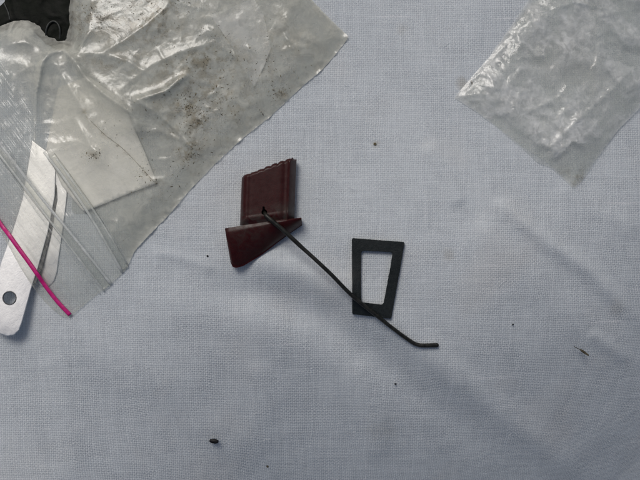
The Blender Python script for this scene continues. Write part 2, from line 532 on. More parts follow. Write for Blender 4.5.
# ------------------------------------------------------------------ the cloth
def axis(lo, hi, flo, fhi, fine, coarse):
    return np.concatenate([np.arange(lo, flo, coarse), np.arange(flo, fhi, fine), np.arange(fhi, hi + 1, coarse)])
ax = axis(-1500, 2140, -140, 860, 2.6, 40); ay = axis(-1500, 1980, -140, 720, 2.6, 40)
gx, gy = np.meshgrid(ax, ay)
gz = cloth_z(gx, gy)
nv, nu = gx.shape
V = np.stack([(gx - 320) * K, (240 - gy) * K, gz * K], -1).reshape(-1, 3)
idx = np.arange(nv * nu).reshape(nv, nu)
Fq = np.stack([idx[:-1, :-1], idx[1:, :-1], idx[1:, 1:], idx[:-1, 1:]], -1).reshape(-1, 4)
me = bpy.data.meshes.new('ground_cloth')
me.vertices.add(len(V)); me.vertices.foreach_set('co', V.ravel())
me.loops.add(Fq.size); me.loops.foreach_set('vertex_index', Fq.ravel())
me.polygons.add(len(Fq)); me.polygons.foreach_set('loop_start', np.arange(0, Fq.size, 4)); me.polygons.foreach_set('loop_total', np.full(len(Fq), 4))
me.update(); me.validate()
cloth = link('cloth', me, M_CLOTH)
cloth['kind'] = 'structure'

# ------------------------------------------------------------------ left bag: shape of the film
BAG = [(-90, 70), (-40, 40), (0, 22), (9, 18), (20, 15), (31, 15), (40, 21), (50, 32), (60, 40), (65, 40), (65, 22), (67, 2), (66, -90), (232, -90),
       (312, 0), (331, 20), (349, 37), (336, 54), (322, 70), (305, 84), (288, 100), (270, 117), (243, 138), (215, 164), (190, 190), (168, 216), (148, 236), (134, 252), (126, 270),
       (112, 283), (98, 294), (84, 305), (70, 317), (62, 317), (52, 309), (42, 299), (30, 283), (20, 267), (12, 252), (0, 232), (-40, 176), (-90, 110)]
SEAM = [(349, 37), (322, 70), (288, 100), (243, 138), (215, 164), (168, 216), (126, 270)]
CREASES = [  # polyline, height, width
    ([(36, 160), (35, 128), (36, 95), (42, 62), (50, 53), (64, 50), (74, 60), (86, 78), (104, 94), (130, 112), (137, 124)], 8.0, 4.2),
    ([(50, 55), (62, 75), (80, 105), (100, 140)], 3.2, 7.0),
    ([(137, 100), (150, 96), (166, 91), (179, 80), (186, 76)], 6.5, 4.0),
    ([(137, 101), (152, 110), (172, 125), (188, 142), (194, 150)], 4.0, 3.5),
    ([(137, 100), (160, 112), (186, 113)], 2.0, 3.0),
    ([(78, 54), (82, 44), (89, 32)], 4.5, 2.6),
    ([(66, 52), (100, 54), (122, 42), (145, 26), (165, 8), (175, -10)], 3.0, 6.0),
    ([(100, 54), (125, 60), (150, 74)], 2.5, 4.0),
    ([(137, 131), (160, 131), (178, 139), (194, 148)], 2.0, 2.5),
    ([(120, 90), (150, 66), (180, 52), (215, 42), (240, 60), (252, 84)], 2.2, 5.0),
    ([(210, 15), (232, 48), (252, 86)], 2.0, 3.0),
    ([(286, 16), (296, 36), (320, 44)], 2.0, 5.0),
    ([(160, -8), (190, 6), (215, 10)], 2.0, 5.0),
    ([(95, 150), (112, 170), (122, 190)], 2.6, 4.0),
    ([(75, 120), (92, 148), (104, 156)], 2.4, 4.0),
    ([(120, 215), (112, 240), (118, 268)], 1.5, 4.0),
    ([(0, 60), (16, 100), (30, 150), (44, 170)], 2.4, 7.0),
    ([(-10, 104), (20, 140), (46, 176), (80, 226), (118, 272)], 1.6, 3.0),
    ([(5, 45), (25, 42), (50, 50)], 2.0, 4.0),
]
_rc = random.Random(21)
MICRO = []
for _ in range(95):
    mx_ = _rc.uniform(0, 330); my_ = _rc.uniform(-20, 230); an_ = _rc.choice([-0.6, -0.9, 0.5, 0.1, -1.2]) + _rc.gauss(0, 0.25); L_ = _rc.uniform(10, 42)
    p0 = (mx_, my_); p1 = (mx_ + L_ * 0.5 * math.cos(an_), my_ - L_ * 0.5 * math.sin(an_) + _rc.gauss(0, 1.5)); p2 = (mx_ + L_ * math.cos(an_), my_ - L_ * math.sin(an_) + _rc.gauss(0, 3))
    MICRO.append(([p0, p1, p2], _rc.uniform(0.5, 1.5), _rc.uniform(0.9, 2.2)))
CARD = [(58, 88), (88, 76), (122, 100), (132, 124), (145, 153), (157, 183), (130, 193), (106, 203), (84, 212), (62, 186), (46, 150)]
CARDC = (100, 145)
SLIP = [(210, 15), (230, 8), (253, -2), (263, 12), (271, 48), (264, 66), (254, 87), (243, 68), (232, 46)]
T1 = [(32, 140), (56, 158), (55, 196), (48, 232), (38, 268), (32, 286), (27, 304), (22, 322), (19, 330), (14, 335), (7, 336), (-2, 333), (-8, 329), (-12, 320), (-8, 296), (1, 262), (12, 232), (22, 200)]
T2 = [(44, 150), (66, 166), (67, 196), (63, 228), (59, 256), (57, 272), (54, 281), (48, 287), (41, 286), (38, 282), (40.5, 268), (46.5, 238), (52, 200)]

def bag_z(x, y, d):
    z = cloth_z(x, y)
    lift = sstep(0, 26, d)
    # lower at the open mouth: the strips pass below, the edge nearly touches the cloth
    h = 1.5 + 11.0 * lift
    low = np.maximum(sstep(150, 260, x), sstep(95, 175, x + (y - 150) * 0.6))
    h = h - 5.5 * low * lift
    dc = np.hypot((x - CARDC[0]) / 60, (y - CARDC[1]) / 75)
    h = h + 3.0 * np.exp(-dc ** 2)
    mouth = sstep(-10, 40, (x - 20) * 0.78 + (265 - y) * 0.62)
    h = h * (0.55 + 0.45 * mouth) + 2.2 * (1 - mouth)
    for pts, a, wd in CREASES:
        dd, t = pdist(x, y, pts)
        h = h + a * np.exp(-dd / wd) * (0.35 + 0.65 * np.sin(np.pi * np.clip(t * 0.9 + 0.05, 0, 1))) * sstep(0, 6, d)
    body = sstep(0.2, 1.0, mouth)
    for pts, a, wd in MICRO:
        dd, t = pdist(x, y, pts)
        h = h + a * np.exp(-dd / wd) * np.sin(np.pi * np.clip(t, 0.02, 0.98)) * lift * body
    h = h + 0.5 * lift * body * crumple(x, y, 44, 11, 4)
    ds, ts = pdist(x, y, SEAM)
    h = h + 1.3 * np.exp(-ds / 4) * vnoise(x / 3.3, y / 3.3, 21) + 1.4 * np.exp(-ds / 8) * vnoise(x / 7.5, y / 7.5, 22)
    for poly, hh, k, reach in ((T1, None, 0, 16), (T2, 2.6, 0, 9), (CARD, 6.2, 0, 9)):
        dd, _ = pdist(x, y, poly + [poly[0]])
        dd = np.where(inside(x, y, poly), 0, dd)
        need = ((plate_z(x, y) - z + 3.2) if hh is None else (hh + k * np.maximum(0, y - 190))) * sstep(reach, 0, dd)
        h = np.maximum(h, need) + 0.25 * np.exp(-((h - need) / 1.5) ** 2) * sstep(reach, 0, dd)
    return z + np.maximum(h, 1.0)

def bag_milk(x, y, d):
    m = np.full(x.shape, 0.54)
    mouth = sstep(0, 34, (x - 43) * 0.843 + (154 - y) * 0.538)   # zero in the clear zip zone
    m = 0.11 + (m - 0.11) * mouth
    m = m + 0.16 * np.exp(-(((x - 10) / 40) ** 2 + ((y - 60) / 45) ** 2))
    ds, _ = pdist(x, y, SEAM)
    m = m + 0.22 * np.exp(-ds / 4.5) + 0.35 * np.exp(-d / 1.2)
    m = m - 0.36 * np.exp(-(((x - 105) / 42) ** 2 + ((y - 165) / 48) ** 4))
    m = m + 0.12 * np.exp(-(((x - 180) / 60) ** 2 + ((y - 40) / 40) ** 2))
    m = m - 0.22 * inside(x, y, SLIP) 
    for pts, a, wd in CREASES[:9] + MICRO:
        dd, t = pdist(x, y, pts)
        m = m + 0.055 * a * np.exp(-dd / 1.3) * (0.6 + 0.5 * vnoise(x / 4, y / 4, 55)) + 0.012 * a * np.exp(-dd / 5)
    m = m + (0.10 * fbm(x, y, 30, 31, 4) + 0.13 * sstep(0.0, 0.25, fbm(x, y, 24, 231, 5)) - 0.04 + 0.05 * crumple(x, y, 40, 37, 3)) * mouth
    return np.clip(m, 0.08, 0.95)

DUST = [(100, 18, 30, 18, 1.0), (150, 8, 40, 16, .9), (205, 60, 34, 22, .7), (185, 105, 10, 16, 1.0), (200, 120, 13, 16, .9), (222, 100, 10, 8, .7), (280, 92, 10, 7, .95), (245, 100, 12, 9, .6), (190, 150, 14, 22, .8),
        (130, 60, 34, 16, .5), (235, 110, 30, 16, .45), (160, 190, 18, 22, .4), (92, 156, 9, 6, 1.0), (230, 50, 60, 40, .4), (110, 62, 26, 14, .6), (170, 70, 30, 14, .55), (140, 30, 50, 22, .7), (200, 95, 60, 50, .55), (250, 60, 66, 50, .42)]
def bag_dust(x, y, d):
    v = np.zeros(x.shape)
    for cx, cy, rx, ry, a in DUST:
        v = np.maximum(v, a * np.exp(-(((x - cx) / rx) ** 2 + ((y - cy) / ry) ** 2)))
    dd, t = pdist(x, y, [(84, 112), (98, 130), (118, 146), (134, 160), (150, 178), (156, 183)])
    v = np.maximum(v, 0.85 * np.exp(-(dd / 2.4) ** 2))
    return np.clip(v, 0, 1)
def bag_rib(x, y, d):
    s = (x - 43) * 0.843 + (154 - y) * 0.538
    return (1 - sstep(-4, 20, s))

bag = empty('zip_bag', W(120, 120, cz(120, 120)), 'large cloudy plastic zip bag with a pink line at its mouth and dirt inside', 'plastic bag')
front = sheet('film', BAG, 1.9, bag_z, M_FILM, bag, rough=0.22, seed=5, smooth=1,
              attrs={'milk': bag_milk, 'dust': bag_dust, 'rib': bag_rib})
# the back of the bag, lying on the cloth behind the zip
BACK = [(68, -88), (230, -88), (310, 0), (346, 38), (320, 69), (270, 114), (215, 161), (168, 213), (147, 233), (128, 262), (100, 214), (70, 214), (80, 150), (76, 60)]
back = sheet('back_film', BACK, 5.0, lambda x, y, d: cloth_z(x, y) + 0.8 + 0.9 * sstep(0, 20, d) * (1 + 0.5 * crumple(x, y, 30, 41, 2)) * 0.6, M_FILM_IN, bag, rough=0.2, seed=6,
             attrs={'milk': lambda x, y, d: np.full(x.shape, 0.26)})
# the pale folded slip seen through the film
slip = sheet('folded_flap', SLIP, 3.0, lambda x, y, d: cloth_z(x, y) + 3.2 + 0.3 * fbm(x, y, 12, 3), M_SLIP, bag, rough=0.1, seed=7, smooth=0,
             attrs={'milk': lambda x, y, d: np.full(x.shape, 1.15)})

def along_bag(pts, n, dz=0.0):
    out = []
    for p in spline(pts, n):
        px_, py_ = np.array([p[0]]), np.array([p[1]])
        d, _ = pdist(px_, py_, BAG + [BAG[0]])
        d = np.where(inside(px_, py_, BAG), d, 0.0)
        zz = float(bag_z(px_, py_, d)[0])
        out.append((p[0], p[1], zz + dz))
    # even out so the extruded profile runs smoothly
    for _ in range(2):
        out = [out[0]] + [(out[i][0], out[i][1], (out[i - 1][2] + out[i][2] + out[i + 1][2]) / 3) for i in range(1, len(out) - 1)] + [out[-1]]
    return out

def track(name, pts, r, mat, dz=0.3, flat=0.6, milk=0.5):
    P = along_bag(pts, 12, dz)
    o = tube(name, [W(*p) for p in P], r * K, mat, bag, seg=8, flat=flat)
    set_attr(o.data, 'milk', np.full(len(o.data.vertices), milk))
    return o
for pts, r, mk, fl in [([(-60, 74), (0, 151), (39, 202), (74, 246), (107, 288)], 4.6, .10, .10), ([(51, 156), (70, 182), (95, 218), (125, 269)], 4.6, .08, .10),
                   ([(-60, 66), (0, 144), (40, 196), (76, 240), (111, 284)], 1.4, .62, .6),
                   ([(-60, 76), (0, 155), (38, 205), (72, 250), (104, 291)], 1.1, .5, .6),
                   ([(-60, 82), (0, 161), (36, 211), (70, 256), (100, 294)], 0.6, .30, .6),
                   ([(44, 152), (64, 178), (90, 216), (122, 272)], 1.4, .5, .6),
                   ([(56, 158), (76, 186), (100, 220), (127, 264)], 1.0, .45, .6)]:
    track('zip_track', pts, r, M_TRACK, milk=mk, flat=fl)
PINK = [(-50, 150), (-20, 194), (0, 223), (9, 235), (19, 249), (30, 264), (44, 284), (57, 301), (70, 315)]
pk = track('pink_line', PINK, 2.1, M_PINK, dz=0.2, flat=0.3)

# ------------------------------------------------------------------ things under / in the bag
card = empty('card', W(CARDC[0], CARDC[1], cz(*CARDC)), 'creased cream card inside the large bag, showing one pointed corner', 'card')
def card_z(x, y, d):
    dd, t = pdist(x, y, [(70, 120), (108, 140), (135, 160), (155, 181)])
    return cloth_z(x, y) + 4.0 - 1.0 * np.exp(-dd / 6) + 1.4 * np.sin((x * 0.6 - y * 0.5) / 22) * 0.6 + 0.2 * fbm(x, y, 14, 8)
def solidify(o, th):
    m = o.modifiers.new('thickness', 'SOLIDIFY'); m.thickness = th; m.offset = -1
cs = sheet('sheet', CARD, 3.5, card_z, M_CARD, card, rough=0.0, seed=8, smooth=0)
solidify(cs, 1.2 * K)
# the crease, a darker dirty fold line with grit sitting in it
crs = [(88, 118), (104, 134), (122, 148), (136, 162), (154, 182)]
P = [W(p[0], p[1], float(card_z(np.array([p[0]]), np.array([p[1]]), None)[0]) + 0.2) for p in spline(crs, 6)]
tube('crease', P, [K * (0.08 + 0.16 * abs(math.sin(i * 0.9))) for i in range(len(P))], M_GRIT, card, seg=6, flat=0.4)

def rounded_strip(a, b, width, r_end):
    """outline of a strip from a to b with a rounded end at b"""
    ax_, ay_ = a; bx_, by_ = b
    L = math.hypot(bx_ - ax_, by_ - ay_); ux, uy = (bx_ - ax_) / L, (by_ - ay_) / L
    px, py = -uy, ux
    hw = width / 2; out = [(ax_ + px * hw, ay_ + py * hw)]
    for s in range(0, 9):
        an = R(90) - R(90) * s / 8
        out.append((bx_ - ux * r_end + px * (hw - r_end) + px * r_end * math.sin(an) + ux * r_end * math.cos(an),
                    by_ - uy * r_end + py * (hw - r_end) + py * r_end * math.sin(an) + uy * r_end * math.cos(an)))
    for s in range(0, 9):
        an = R(90) * s / 8
        out.append((bx_ - ux * r_end - px * (hw - r_end) - px * r_end * math.sin(an) + ux * r_end * math.cos(an),
                    by_ - uy * r_end - py * (hw - r_end) - py * r_end * math.sin(an) + uy * r_end * math.cos(an)))
    out.append((ax_ - px * hw, ay_ - py * hw))
    return out

def apply_boolean(o, cutters):
    for c in cutters:
        m = o.modifiers.new('cut', 'BOOLEAN'); m.operation = 'DIFFERENCE'; m.object = c; m.solver = 'EXACT'
    bpy.context.view_layer.update()
    dg = bpy.context.evaluated_depsgraph_get()
    nm = bpy.data.meshes.new_from_object(o.evaluated_get(dg), preserve_all_data_layers=True, depsgraph=dg)
    o.modifiers.clear(); o.data = nm
    for c in cutters: bpy.data.objects.remove(c, do_unlink=True)
    nm.set_sharp_from_angle(angle=R(40))

def cutter(x, y, r, z0, z1, seg=28, sx=1.0):
    V = []; F = []
    for z in (z0, z1):
        for k in range(seg):
            a = 2 * math.pi * k / seg
            V.append(W(x + math.cos(a) * r * sx, y + math.sin(a) * r, z))
    for k in range(seg): F.append((k, (k + 1) % seg, seg + (k + 1) % seg, seg + k))
    F.append(tuple(range(seg))[::-1]); F.append(tuple(range(seg, 2 * seg)))
    me = mesh('cutter', V, F)
    bm = bmesh.new(); bm.from_mesh(me); bmesh.ops.recalc_face_normals(bm, faces=bm.faces); bm.to_mesh(me); bm.free()
    o = bpy.data.objects.new('cutter', me); COL.objects.link(o)
    return o

base_s = cz(12, 295)
s1 = empty('metal_strip', W(12, 295, base_s), 'bright metal strip with a round hole in the end sticking out past the pink line', 'metal strip')
plate1 = prism('plate', T1, lambda x, y: plate_z(x, y), 2.2, 0.8, M_ALU, s1, step=3.0)
apply_boolean(plate1, [cutter(9.5, 298, 6.3, base_s - 20, base_s + 30)])
M_DARKM = mat_simple('dark_metal', col(0.07, 0.075, 0.08), col(0.20, 0.205, 0.21), 0.5, 5.0, metallic=0.5, bumpd=0.5)  # dark colour for the painted shade strip and the hole rim
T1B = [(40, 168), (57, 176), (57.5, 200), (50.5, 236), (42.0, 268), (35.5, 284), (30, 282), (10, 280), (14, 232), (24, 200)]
prism('shade_strip', T1B, lambda x, y: plate_z(x, y) - 1.2, 1.6, 0.4, M_DARKM, s1, step=3.0)  # added dark strip: shade along the plate's right edge, put into the colour
s2 = empty('metal_strip', W(50, 270, cz(50, 270)), 'metal strip with a rounded end and no hole, seen through the zip bag mouth', 'metal strip')
prism('plate', T2, lambda x, y: cz(x, y) + 0.1, 1.6, 0.7, M_ALU, s2, step=3.0)
# the hole's punched rim
rim = [W(9.5 + 6.6 * math.cos(a), 298 + 6.6 * math.sin(a), plate_z(0, 298 + 6.6 * math.sin(a)) + 2.2) for a in [2 * math.pi * i / 40 for i in range(41)]]
tube('hole_rim', rim, 0.6 * K, M_DARKM, s1, seg=6)

pouch = empty('black_pouch', W(40, 10, cz(40, 10)), 'black crinkled plastic pouch showing in the top left corner behind the cloudy bag', 'pouch')
POUCH = [(7, -70), (74, -70), (76, 40), (70, 50), (56, 50), (44, 42), (32, 30), (16, 27), (-6, 34), (-40, 44), (-60, 20), (-40, 8), (0, 6), (5, 2)]
def pouch_z(x, y, d):
    return cloth_z(x, y) + 0.4 + 2.2 * sstep(0, 9, d) + 0.9 * sstep(0, 8, d) * crumple(x, y, 20, 71, 3) * 0.8
sheet('sheet', POUCH, 1.6, pouch_z, M_BLACK, pouch, rough=0.25, seed=9)
loop = [(46, 44), (46, 32), (48, 25), (52, 21.5), (56, 22), (59, 26), (60, 33), (59, 44)]
P = [W(p[0], p[1], cz(p[0], p[1]) + 4.2 - 3.2 * float(sstep(28, 42, p[1]))) for p in spline(loop, 8)]
M_LOOP = mat_simple('dull_grey_cord', col(0.014, 0.016, 0.014), col(0.04, 0.044, 0.04), 0.5, 5.0, bumpd=0.4)
tube('loop', P, 1.0 * K, M_LOOP, pouch, seg=10)
# left slanting hem of the pouch
P = [W(p[0], p[1], cz(p[0], p[1]) + 3.0) for p in spline([(4, 3), (8, 12), (10, 20)], 6)]
tube('hem', P, 0.8 * K, M_LOOP, pouch, seg=8, flat=0.6)

# grit in the bag: uncountable
def grit():
    rnd = random.Random(3); V = []; F = []
    spots = [(100, 18, 28, 16, 150), (150, 6, 36, 12, 110), (185, 105, 8, 14, 70), (202, 122, 10, 12, 60), (222, 98, 9, 6, 26), (280, 92, 8, 5, 34), (192, 150, 13, 18, 90),
             (92, 156, 7, 3.5, 34), (128, 152, 18, 14, 16), (144, 176, 9, 8, 22), (215, 60, 50, 34, 150), (190, 115, 40, 34, 150), (265, 70, 30, 24, 60), (160, 190, 20, 22, 40), (125, 245, 8, 10, 6), (235, 120, 22, 14, 40), (100, 128, 14, 10, 10)]
    cx = []; cy = []
    for x, y, rx, ry, n in spots:
        for _ in range(n):
            cx.append(rnd.gauss(x, rx * 0.75)); cy.append(rnd.gauss(y, ry * 0.75))
    cx = np.array(cx); cy = np.array(cy)
    ok = inside(cx, cy, BAG); cx = cx[ok]; cy = cy[ok]
    d, _ = pdist(cx, cy, BAG + [BAG[0]])
    zz = bag_z(cx, cy, d)
    for x, y, z, dd in zip(cx, cy, zz, d):
        if dd < 3: continue
        s = rnd.choice([0.2, 0.22, 0.25, 0.3, 0.35, 0.5]); an = rnd.uniform(0, 6.28); el = rnd.choice([1.0, 1.2, 1.4, 1.8, 3.2])
        b = len(V); z = z + 0.15
        for k in range(6):
            a = 2 * math.pi * k / 6
            lx = math.cos(a) * s * el * rnd.uniform(.7, 1.2); ly = math.sin(a) * s * rnd.uniform(.7, 1.2)
            V.append(W(x + lx * math.cos(an) - ly * math.sin(an), y + lx * math.sin(an) + ly * math.cos(an), z - 0.1))
        V.append(W(x, y, z + s * 0.6)); V.append(W(x, y, z - s * 0.6))
        for k in range(6):
            k2 = (k + 1) % 6
            F.append((b + k, b + k2, b + 6)); F.append((b + k2, b + k, b + 7))
    o = link('grit', mesh('grit', V, F), M_GRIT, None)
    o['kind'] = 'stuff'; o['label'] = 'brown grit and plant crumbs scattered over the large cloudy bag'; o['category'] = 'grit'
grit()

# ------------------------------------------------------------------ right bag
BAGB = [(454, 98), (470, 79), (490, 56), (510, 28), (528, 1), (560, -50), (600, -90), (760, -90), (790, 10), (720, 60), (668, 84), (640, 108), (618, 130), (598, 158), (583, 180), (574, 189),
        (566, 181), (552, 168), (538, 163), (524, 150), (500, 130), (478, 113)]
B_CR = [([(454, 98), (480, 72), (510, 40)], 1.6, 3.0), ([(455, 100), (490, 122), (530, 152), (548, 160)], 1.8, 3.0),
        ([(552, 146), (580, 118), (610, 92), (640, 62)], 4.0, 5.0), ([(580, 8), (600, 30), (640, 40)], 3.0, 5.0), ([(600, 16), (640, 8)], 4, 4),
        ([(555, 8), (575, 2), (610, 10)], 4.5, 3.0), ([(590, 140), (606, 144), (612, 134)], 2.5, 4.0), ([(520, 60), (560, 50), (600, 66)], 2.5, 6.0),
        ([(500, 100), (530, 112), (560, 96), (590, 60)], 2.6, 5.0), ([(480, 84), (505, 90), (520, 70)], 2.0, 4.0), ([(545, 166), (556, 150), (574, 142)], 2.0, 3.0)]
def bagb_z(x, y, d):
    h = 0.8 + 6.0 * sstep(0, 22, d)
    tip = sstep(150, 180, y)
    h = h + (1 - 0.8 * tip) * sstep(0, 10, d) * (1.5 * crumple(x, y, 34, 91, 4) + 0.3 * crumple(x, y, 11, 95, 3))
    for pts, a, wd in B_CR:
        dd, t = pdist(x, y, pts)
        h = h + a * np.exp(-dd / wd) * sstep(0, 4, d) * (0.4 + 0.6 * np.sin(np.pi * t))
    h = h + 0.5 * np.exp(-d / 4) * vnoise(x / 3.5, y / 3.5, 33)
    return cloth_z(x, y) + np.maximum(h, 0.8)
def bagb_milk(x, y, d):
    # whiter where several layers of crumpled film lie on each other, clear at the loose corner
    m = 0.22 + 0.16 * np.clip(fbm(x, y, 26, 77, 4), -1, 1) + 0.30 * sstep(-0.15, 0.35, fbm(x * 0.8 + y * 0.6, (y * 0.8 - x * 0.6) * 1.8, 30, 177, 5)) + 0.13 * crumple(x, y, 26, 78, 4)
    clear = inside(x, y, [(536, 168), (556, 160), (572, 142), (612, 146), (640, 110), (700, 70), (700, 220), (540, 220)])
    m = np.where(clear, 0.17, m)
    m = m + 0.14 * np.exp(-d / 2.2)
    return np.clip(m, 0.10, 0.9)
bb = empty('crumpled_bag', W(560, 90, cz(560, 90)), 'small crumpled clear plastic bag, empty, lying in the top right corner', 'plastic bag')
sheet('film', BAGB, 1.7, bagb_z, M_FILM_B, bb, rough=0.2, seed=12, smooth=1, attrs={'milk': bagb_milk, 'dust': lambda x, y, d: 0.75 * np.exp(-(((x - 574) / 20) ** 2 + ((y - 178) / 14) ** 2))})
BACKB = [(458, 98), (490, 60), (530, 4), (600, -84), (756, -84), (780, 8), (664, 82), (638, 106), (598, 156), (574, 187), (552, 166), (524, 148), (480, 113)]
sheet('back_film', BACKB, 4.0, lambda x, y, d: cloth_z(x, y) + 0.35 + 0.5 * sstep(0, 10, d), M_FILM_B, bb, rough=0.1, seed=13,
      attrs={'milk': lambda x, y, d: np.full(x.shape, 0.20)})

# ------------------------------------------------------------------ the red plastic part with its wire
LX, LY = 266, 222
lz = max(cz(q[0], q[1]) for q in [(266, 222), (225, 229), (236, 266), (262, 254), (300, 222), (242, 176), (294, 160), (240, 200), (292, 236), (266, 170)]) - 0.6
lever = empty('plastic_lever', W(LX, LY, lz), 'dark red plastic piece with serrated top edge, pointed fin and long bent black wire', 'plastic part')
def block():
    NS, NT_ = 84, 44
    # left and right border lines in photo pixels, bottom to top
    Lb, Lt = (240.0, 225.5), (241.8, 174.5)
    Rb, Rt = (294.2, 221.0), (296.6, 159.5)
    V = []; F = []
    g = []
    def prof(s):
        # across: rounded left shoulder, slightly hollow face, raised right bead and a long slope to the right edge
        z = 19.0
        if s < 0.13: z -= 7.5 * (1 - s / 0.13) ** 3
        if s > 0.885: z -= 12.0 * ((s - 0.885) / 0.115) ** 1.25
        z += 0.7 * math.exp(-((s - 0.872) / 0.018) ** 2)
        z -= 0.7 * math.exp(-((s - 0.80) / 0.05) ** 2)
        z += 0.12 * math.exp(-((s - 0.115) / 0.02) ** 2)
        z -= 0.12 * math.exp(-((s - 0.16) / 0.03) ** 2)
        return z
    for j in range(NT_ + 1):
        t = j / NT_
        t = 1 - (1 - t) ** 1.25
        for i in range(NS + 1):
            s = i / NS
            bx_ = Lb[0] + (Rb[0] - Lb[0]) * s; by_ = Lb[1] + (Rb[1] - Lb[1]) * s
            tx = Lt[0] + (Rt[0] - Lt[0]) * s; ty = 176.5 + (157.5 - 176.5) * min(1, s / 0.93)
            # scalloped upper edge: six shallow steps, then a broken nick by the right bead
            ph = (s - 0.02) / 0.152
            f = ph - math.floor(ph)
            scal = 0.0
            ph = (s - 0.025) / 0.126
            f = ph - math.floor(ph)
            if 0.025 < s < 0.905: scal -= (1.25 + 0.35 * math.sin(5.1 * math.floor(ph))) * math.sqrt(abs(math.sin(math.pi * f))) - 0.6 + 0.15 * math.sin(47 * s)
            if s <= 0.03: scal += 1.5 - 1.5 * s / 0.03
            if s > 0.93: scal += 1.9 * float(sstep(0.93, 0.955, s))
            x = bx_ + (tx - bx_) * t; y = by_ + (ty - by_) * t + scal * float(sstep(0.90, 1.0, t))
            z = prof(s)
            # top edge falls away a little; grooves run down from each step
            z -= 3.0 * max(0, (t - 0.955) / 0.045) ** 2
            if 0.03 < s < 0.9: z -= 0.7 * math.exp(-(min(f, 1 - f) / 0.10) ** 2) * sstep(0.95, 1.0, t)
            # raised lip along the bottom
            z += 0.55 * math.exp(-((t - 0.135) / 0.018) ** 2) * (1 if 0.10 < s < 0.9 else 0.2)
            z -= 2.6 * (1 - sstep(0.0, 0.11, t))
            V.append((x, y, z)); g.append(sstep(0.30, 0.10, t) if False else float(1 - sstep(0.12, 0.40, t)) * 0.9 + 0.12)
    n = NS + 1
    for j in range(NT_):
        for i in range(NS):
            F.append((j * n + i, j * n + i + 1, (j + 1) * n + i + 1, (j + 1) * n + i))
    # walls and base
    border = [i for i in range(n)] + [j * n + NS for j in range(1, NT_ + 1)] + [NT_ * n + i for i in range(NS - 1, -1, -1)] + [j * n for j in range(NT_ - 1, 0, -1)]
    b0 = len(V)
    for k in border:
        x, y, z = V[k]; V.append((x, y, 1.0)); g.append(0.1)
    m = len(border)
    for k in range(m):
        k2 = (k + 1) % m
        F.append((border[k2], border[k], b0 + k, b0 + k2))
    for tri in geometry.tessellate_polygon([[Vector((V[b0 + k][0], V[b0 + k][1], 0)) for k in range(m)]]):
        F.append(tuple(b0 + q for q in tri))
    me = mesh('grip_block', [W(x, y, z + lz) for x, y, z in V], F)
    set_attr(me, 'grime', g)
    bm = bmesh.new(); bm.from_mesh(me); bmesh.ops.recalc_face_normals(bm, faces=bm.faces); bm.to_mesh(me); bm.free()
    return link('grip_block', me, M_RED, lever)
blk = block()
slot = prism('cutter', [(262.6, 206.5), (264.6, 206.5), (265.6, 212), (262.4, 212)], lambda x, y: lz + 8, 20, 0.1, M_RED, None, step=1.0)
apply_boolean(blk, [cutter(264.3, 212.2, 2.9, lz + 4, lz + 30), slot])

def fin():
    # a wedge: full height along its upper edge, round shouldered, running down to a thin lower edge
    up = [(224.8, 228.4), (240, 225.8), (258, 223.2), (275, 220.4), (301.5, 217.6)]
    lo = [(230.6, 262.5), (232.6, 266.8), (236, 268.0), (243, 266.2), (262, 254.7), (279, 241.6), (292, 232.2), (302.2, 225.2)]
    NA, NB = 60, 24
    U = densify(up, 0.5, False); L = densify(lo, 0.5, False)
    V = []; g = []; F = []
    for i in range(NA + 1):
        s = i / NA
        a = U[min(len(U) - 1, int(s * (len(U) - 1) + 0.5))]; b = L[min(len(L) - 1, int(s * (len(L) - 1) + 0.5))]
        for j in range(NB + 1):
            t = j / NB
            x = a[0] + (b[0] - a[0]) * t; y = a[1] + (b[1] - a[1]) * t
            z = 15.5 * (math.cos(min(1.0, t * 1.04) * math.pi / 2) ** 0.8) + 2.6
            z -= 1.2 * (1 - sstep(0, 0.10, t))
            z -= 4.0 * float(sstep(0.25, 0.0, s)) * (1 - t) * 0.4
            z -= 2.6 * max(0, (s - 0.9) / 0.1) ** 2 + 1.6 * max(0, (0.05 - s) / 0.05) ** 2
            z = max(z, 2.4)
            V.append((x, y, z)); g.append(0.75 * math.exp(-((x - 250) / 22) ** 2) * (1 - t) + 0.05)
    n = NB + 1
    for i in range(NA):
        for j in range(NB):
            F.append((i * n + j, i * n + j + 1, (i + 1) * n + j + 1, (i + 1) * n + j))
    border = [j for j in range(n)] + [i * n + NB for i in range(1, NA + 1)] + [NA * n + j for j in range(NB - 1, -1, -1)] + [i * n for i in range(NA - 1, 0, -1)]
    b0 = len(V); m = len(border)
    for k in border:
        x, y, z = V[k]; V.append((x, y, 0.6)); g.append(0.05)
    for k in range(m):
        k2 = (k + 1) % m
        F.append((border[k], border[k2], b0 + k2, b0 + k))
    for tri in geometry.tessellate_polygon([[Vector((V[b0 + k][0], V[b0 + k][1], 0)) for k in range(m)]]):
        F.append(tuple(b0 + q for q in tri))
    me = mesh('fin', [W(x, y, z + lz) for x, y, z in V], F)
    set_attr(me, 'grime', g)
    bm = bmesh.new(); bm.from_mesh(me); bmesh.ops.recalc_face_normals(bm, faces=bm.faces); bm.to_mesh(me); bm.free()
    o = link('fin', me, M_RED, lever)
    me.set_sharp_from_angle(angle=R(45))
    return o
fin()
wp = [(264.2, 212.4, lz + 11), (265.4, 214.4, lz + 18.5), (269, 218.2, lz + 21.5), (284, 231, lz + 20.5), (300, 245.5, lz + 18), (328, 271.5, lz + 14), (352, 295.5, cz(352, 295) + 8.5),
      (374, 313.5, cz(374, 313) + 7.2), (395, 330, cz(395, 330) + 3.6), (412, 342.2, cz(412, 342) + 2.2), (418, 344.8, cz(418, 345) + 2.1), (423, 345.5, cz(423, 345) + 2.1), (437, 345.2, cz(437, 345) + 2.1)]
sp = spline(wp, 8)
